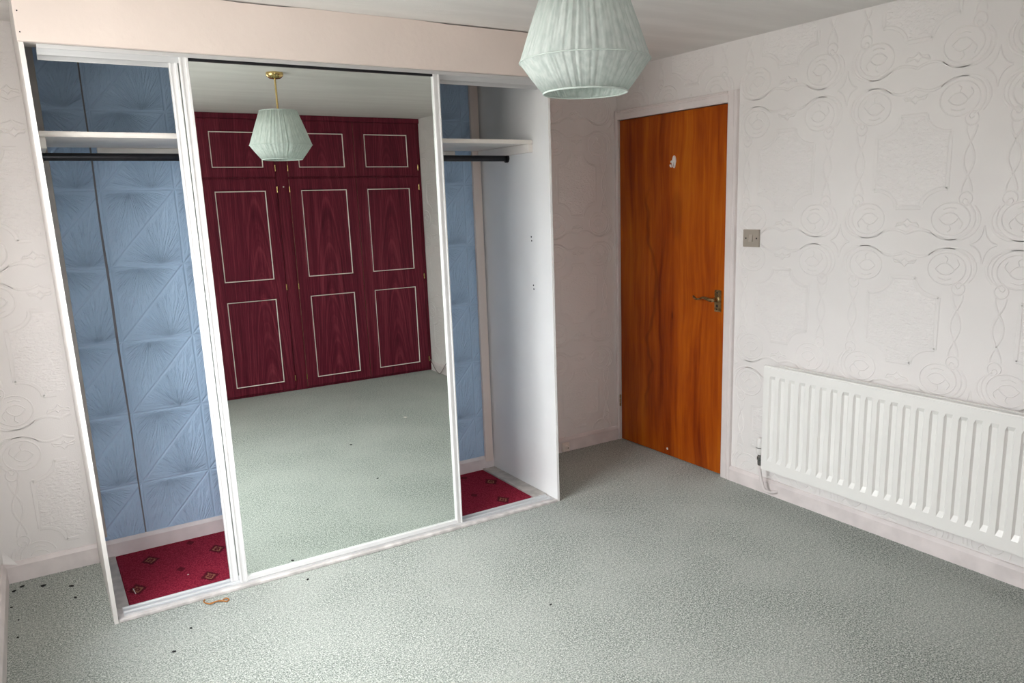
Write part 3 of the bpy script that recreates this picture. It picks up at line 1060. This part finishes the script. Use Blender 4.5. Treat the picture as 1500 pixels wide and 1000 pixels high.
# ------------------------------------------------------------------ radiator
RY0, RY1, RZ0, RZ1 = -.601, -2.43, .165, .697
rad_ = empty('radiator', (2.95, (RY0 + RY1) / 2, RZ0), 'long white ribbed panel radiator on the right wall', 'radiator')
PITCH_Y = .0588
def rib_panel(name, xf, y0, y1, z0, z1, into, depth):
    """ribbed sheet: front plane xf, vertical pressed channels going 'into' (+1/-1 along x)"""
    mb = MB()
    ys = [(y0, 0)]
    yy = y0 - .036
    while yy - .040 > y1 + .02:
        ys += [(yy, 0), (yy - .007, 1), (yy - .026, 1), (yy - .036, 0)]
        yy -= PITCH_Y
    ys.append((y1, 0))
    zs = [(z0, 0), (z0 + .050, 0), (z0 + .074, 1), (z1 - .060, 1), (z1 - .042, 0), (z1, 0)]
    g = [[mb.b.verts.new((xf + into * depth * a_ * b_, y_, z_)) for z_, b_ in zs] for y_, a_ in ys]
    for i in range(len(g) - 1):
        for j in range(len(zs) - 1):
            mb.b.faces.new((g[i][j], g[i + 1][j], g[i + 1][j + 1], g[i][j + 1]))
    # folded rim
    t = .013
    rim = [r[0] for r in g] + g[-1][1:] + [r[-1] for r in g[::-1]][1:] + g[0][::-1][1:-1]
    bk = [mb.b.verts.new((xf + into * t, v.co.y, v.co.z)) for v in rim]
    n = len(rim)
    for k in range(n):
        mb.b.faces.new((rim[k], rim[(k + 1) % n], bk[(k + 1) % n], bk[k]))
    mb.b.faces.new(bk)
    return mb.build(name, M_RADI, rad_)
rib_panel('front_panel', 2.917, RY0, RY1, RZ0, RZ1, 1, .0105)
rib_panel('rear_panel', 2.985, RY0 - .050, RY1 + .05, RZ0 + .004, RZ1 + .004, -1, .007)
mb = MB()
mb.tube([(2.9285, RY0 - .002, RZ1 + .0005), (2.9285, RY1 + .002, RZ1 + .0005)], .0065, 10)
mb.build('top_seam', M_RADI, rad_, 'auto')
mb = MB()
mb.tube([(2.9285, RY0 - .004, RZ0 + .006), (2.9285, RY1 + .004, RZ0 + .006)], .0065, 10)
mb.build('bottom_seam', M_RADI, rad_, 'auto')
# connecting headers and wall brackets
for yy in (RY0 - .08, RY1 + .08):
    for zz in (RZ0 + .03, RZ1 - .03):
        MB().tube([(2.929, yy, zz), (2.974, yy, zz)], .014, 14).build('header', M_RADI, rad_, 'auto')
    MB().box(2.984, XR - .003, yy - .05, yy - .02, .25, .62, .002).build('wall_bracket', M_RADI, rad_)
vx, vy = 2.950, -.566
valve = MB().lathe([(.011, .168), (.0125, .176), (.0125, .196), (.016, .199), (.016, .212), (.012, .216), (.012, .226)], (vx, vy, 0), 18, 'z').build('valve_body', M_CHROME, rad_, 'auto')
MB().tube([(vx, vy, .186), (vx, RY0 - .075, .186)], .008, 12).build('valve_tail', M_CHROME, valve, 'auto')
mb = MB()
mb.lathe([(.014, .226), (.021, .236), (.0235, .256), (.0235, .262), (.0215, .264), (.0225, .267), (.0205, .300), (.017, .312), (.010, .315)], (vx, vy, 0), 24, 'z')
head = mb.build('thermostat_head', M_PLASTIC, rad_, 'auto')
MB().ring((vx, vy, .2635), .0226, .0014, 24, 6).build('head_ring', M_RAIL, head, True)
MB().tube(catmull([(vx, vy, .172), (vx, vy - .004, .13), (vx + .004, vy - .016, .075), (vx + .008, vy - .030, .042), (vx + .020, vy - .055, .030), (2.999, vy - .075, .032)], 6), .0078, 12).build('supply_pipe', M_PIPE, rad_, 'auto')

# ------------------------------------------------------------------ aerial socket on the back skirting
so = empty('aerial_socket', (2.575, YB - .018, .004), 'small cream aerial socket on the skirting between wardrobe and door', 'socket')
MB().box(2.548, 2.600, YB - .018 - .018, YB - .0175, .006, .062, .004, 2).build('socket_box', M_SOCKET, so)
MB().lathe([(.0135, 0), (.0135, -.006), (.010, -.008), (.010, -.018)], (2.575, YB - .0355, .034), 20, 'y').build('connector_collar', M_SOCKET, so, 'auto')
MB().lathe([(.0035, 0), (.0035, -.0008)], (2.575, YB - .0534, .034), 10, 'y').build('pin_hole', M_DARK, so)

# ------------------------------------------------------------------ cable loop on the far right skirting (seen in the mirror)
tag(MB().tube(catmull([(2.990, -3.376, .106), (2.985, -3.33, .075), (2.982, -3.265, .028), (2.978, -3.20, .006), (2.980, -3.165, .007), (2.984, -3.11, .055), (2.988, -3.06, .105), (2.992, -3.02, .135)], 6), .0032, 8)
    .build('loose_cable', M_CABLE, None, 'auto'), 'thin grey cable looping over the skirting by the cupboards in the mirror', 'cable')

# ------------------------------------------------------------------ bits on the floor
P = [(.338, .002, .003), (.331, -.018, .004), (.338, -.038, .005), (.352, -.056, .006), (.366, -.053, .008), (.381, -.050, .006), (.395, -.055, .004), (.402, -.044, .005),
     (.414, -.048, .007), (.418, -.060, .005), (.409, -.068, .004), (.398, -.062, .006), (.386, -.052, .008), (.368, -.046, .005), (.350, -.046, .004)]
P = [(p[0], p[1] - .008, p[2]) for p in P]
tag(MB().tube(catmull(P, 5), .0024, 7).build('twisted_cord', M_AMBER, None, 'auto'), 'small twisted amber cord lying on the carpet by the wardrobe track', 'cord')

def crumb(x_, y_, z_, s_, mat, label, name='carpet_crumb', group=None, elong=1.6):
    mb = MB()
    bmesh.ops.create_icosphere(mb.b, subdivisions=1, radius=s_)
    an = random.random() * 3
    for v_ in mb.b.verts:
        c_ = v_.co
        k = 1 + random.uniform(-.25, .25)
        X_ = c_.x * elong * k
        Y_ = c_.y * k
        v_.co = (X_ * math.cos(an) - Y_ * math.sin(an) + x_, X_ * math.sin(an) + Y_ * math.cos(an) + y_, c_.z * .55 + z_ + s_ * .5)
    return tag(mb.build(name, mat, None, True), label, 'crumb', group)
for (a_, b_, s_, lb) in ((-.311, .555, .0062, 'black crumb nearest the corner of the two skirting boards'),
                         (-.282, .584, .0070, 'black crumb second from the left corner, close to the back skirting'),
                         (-.206, .537, .0080, 'largest black crumb, midway along the skirting left of the wardrobe'),
                         (-.106, .461, .0065, 'black crumb nearest the wardrobe side panel'),
                         (-.098, .334, .0060, 'black crumb in front of the one nearest the wardrobe side panel'),
                         (-.318, .399, .0040, 'small black crumb farthest left, beside the left skirting'),
                         (-.294, .263, .0035, 'tiniest black crumb, near the left skirting'),
                         (-.296, .111, .0045, 'black crumb near the left skirting, closest to the camera')):
    crumb(a_, b_, 0, s_, M_CRUMB, lb, 'carpet_crumb', 'black crumbs in the left corner')
crumb(.252, -.205, 0, .0045, M_CRUMB, 'dark speck on the carpet below the amber cord, nearer the wardrobe')
crumb(.173, -.342, 0, .0055, M_CRUMB, 'dark speck on the open carpet nearest the bottom edge')
crumb(.734, -.081, 0, .0050, M_CRUMB, 'dark speck on the carpet just in front of the mirror')
crumb(1.548, -1.579, 0, .0060, M_CRUMB, 'dark speck on the carpet in the middle of the mirror')
crumb(1.445, -.858, 0, .0045, M_CRUMB, 'dark speck on the carpet low in the mirror')
crumb(2.110, -1.974, 0, .0080, M_LIGHTCRUMB, 'white fleck on the carpet near the cupboards in the mirror', elong=2.2)
crumb(.320, .251, .0115, .0030, M_LIGHTCRUMB, 'white crumb on the red carpet left of the mirror doors')
crumb(1.974, .103, .0115, .0030, M_LIGHTCRUMB, 'white crumb on the red carpet right of the mirror doors')
tag(MB().tube([(.107, .249, .0135), (.109, .222, .014), (.111, .196, .0135)], .0016, 6).build('match_stick', M_LIGHTCRUMB), 'thin pale stick lying on the red carpet', 'stick')
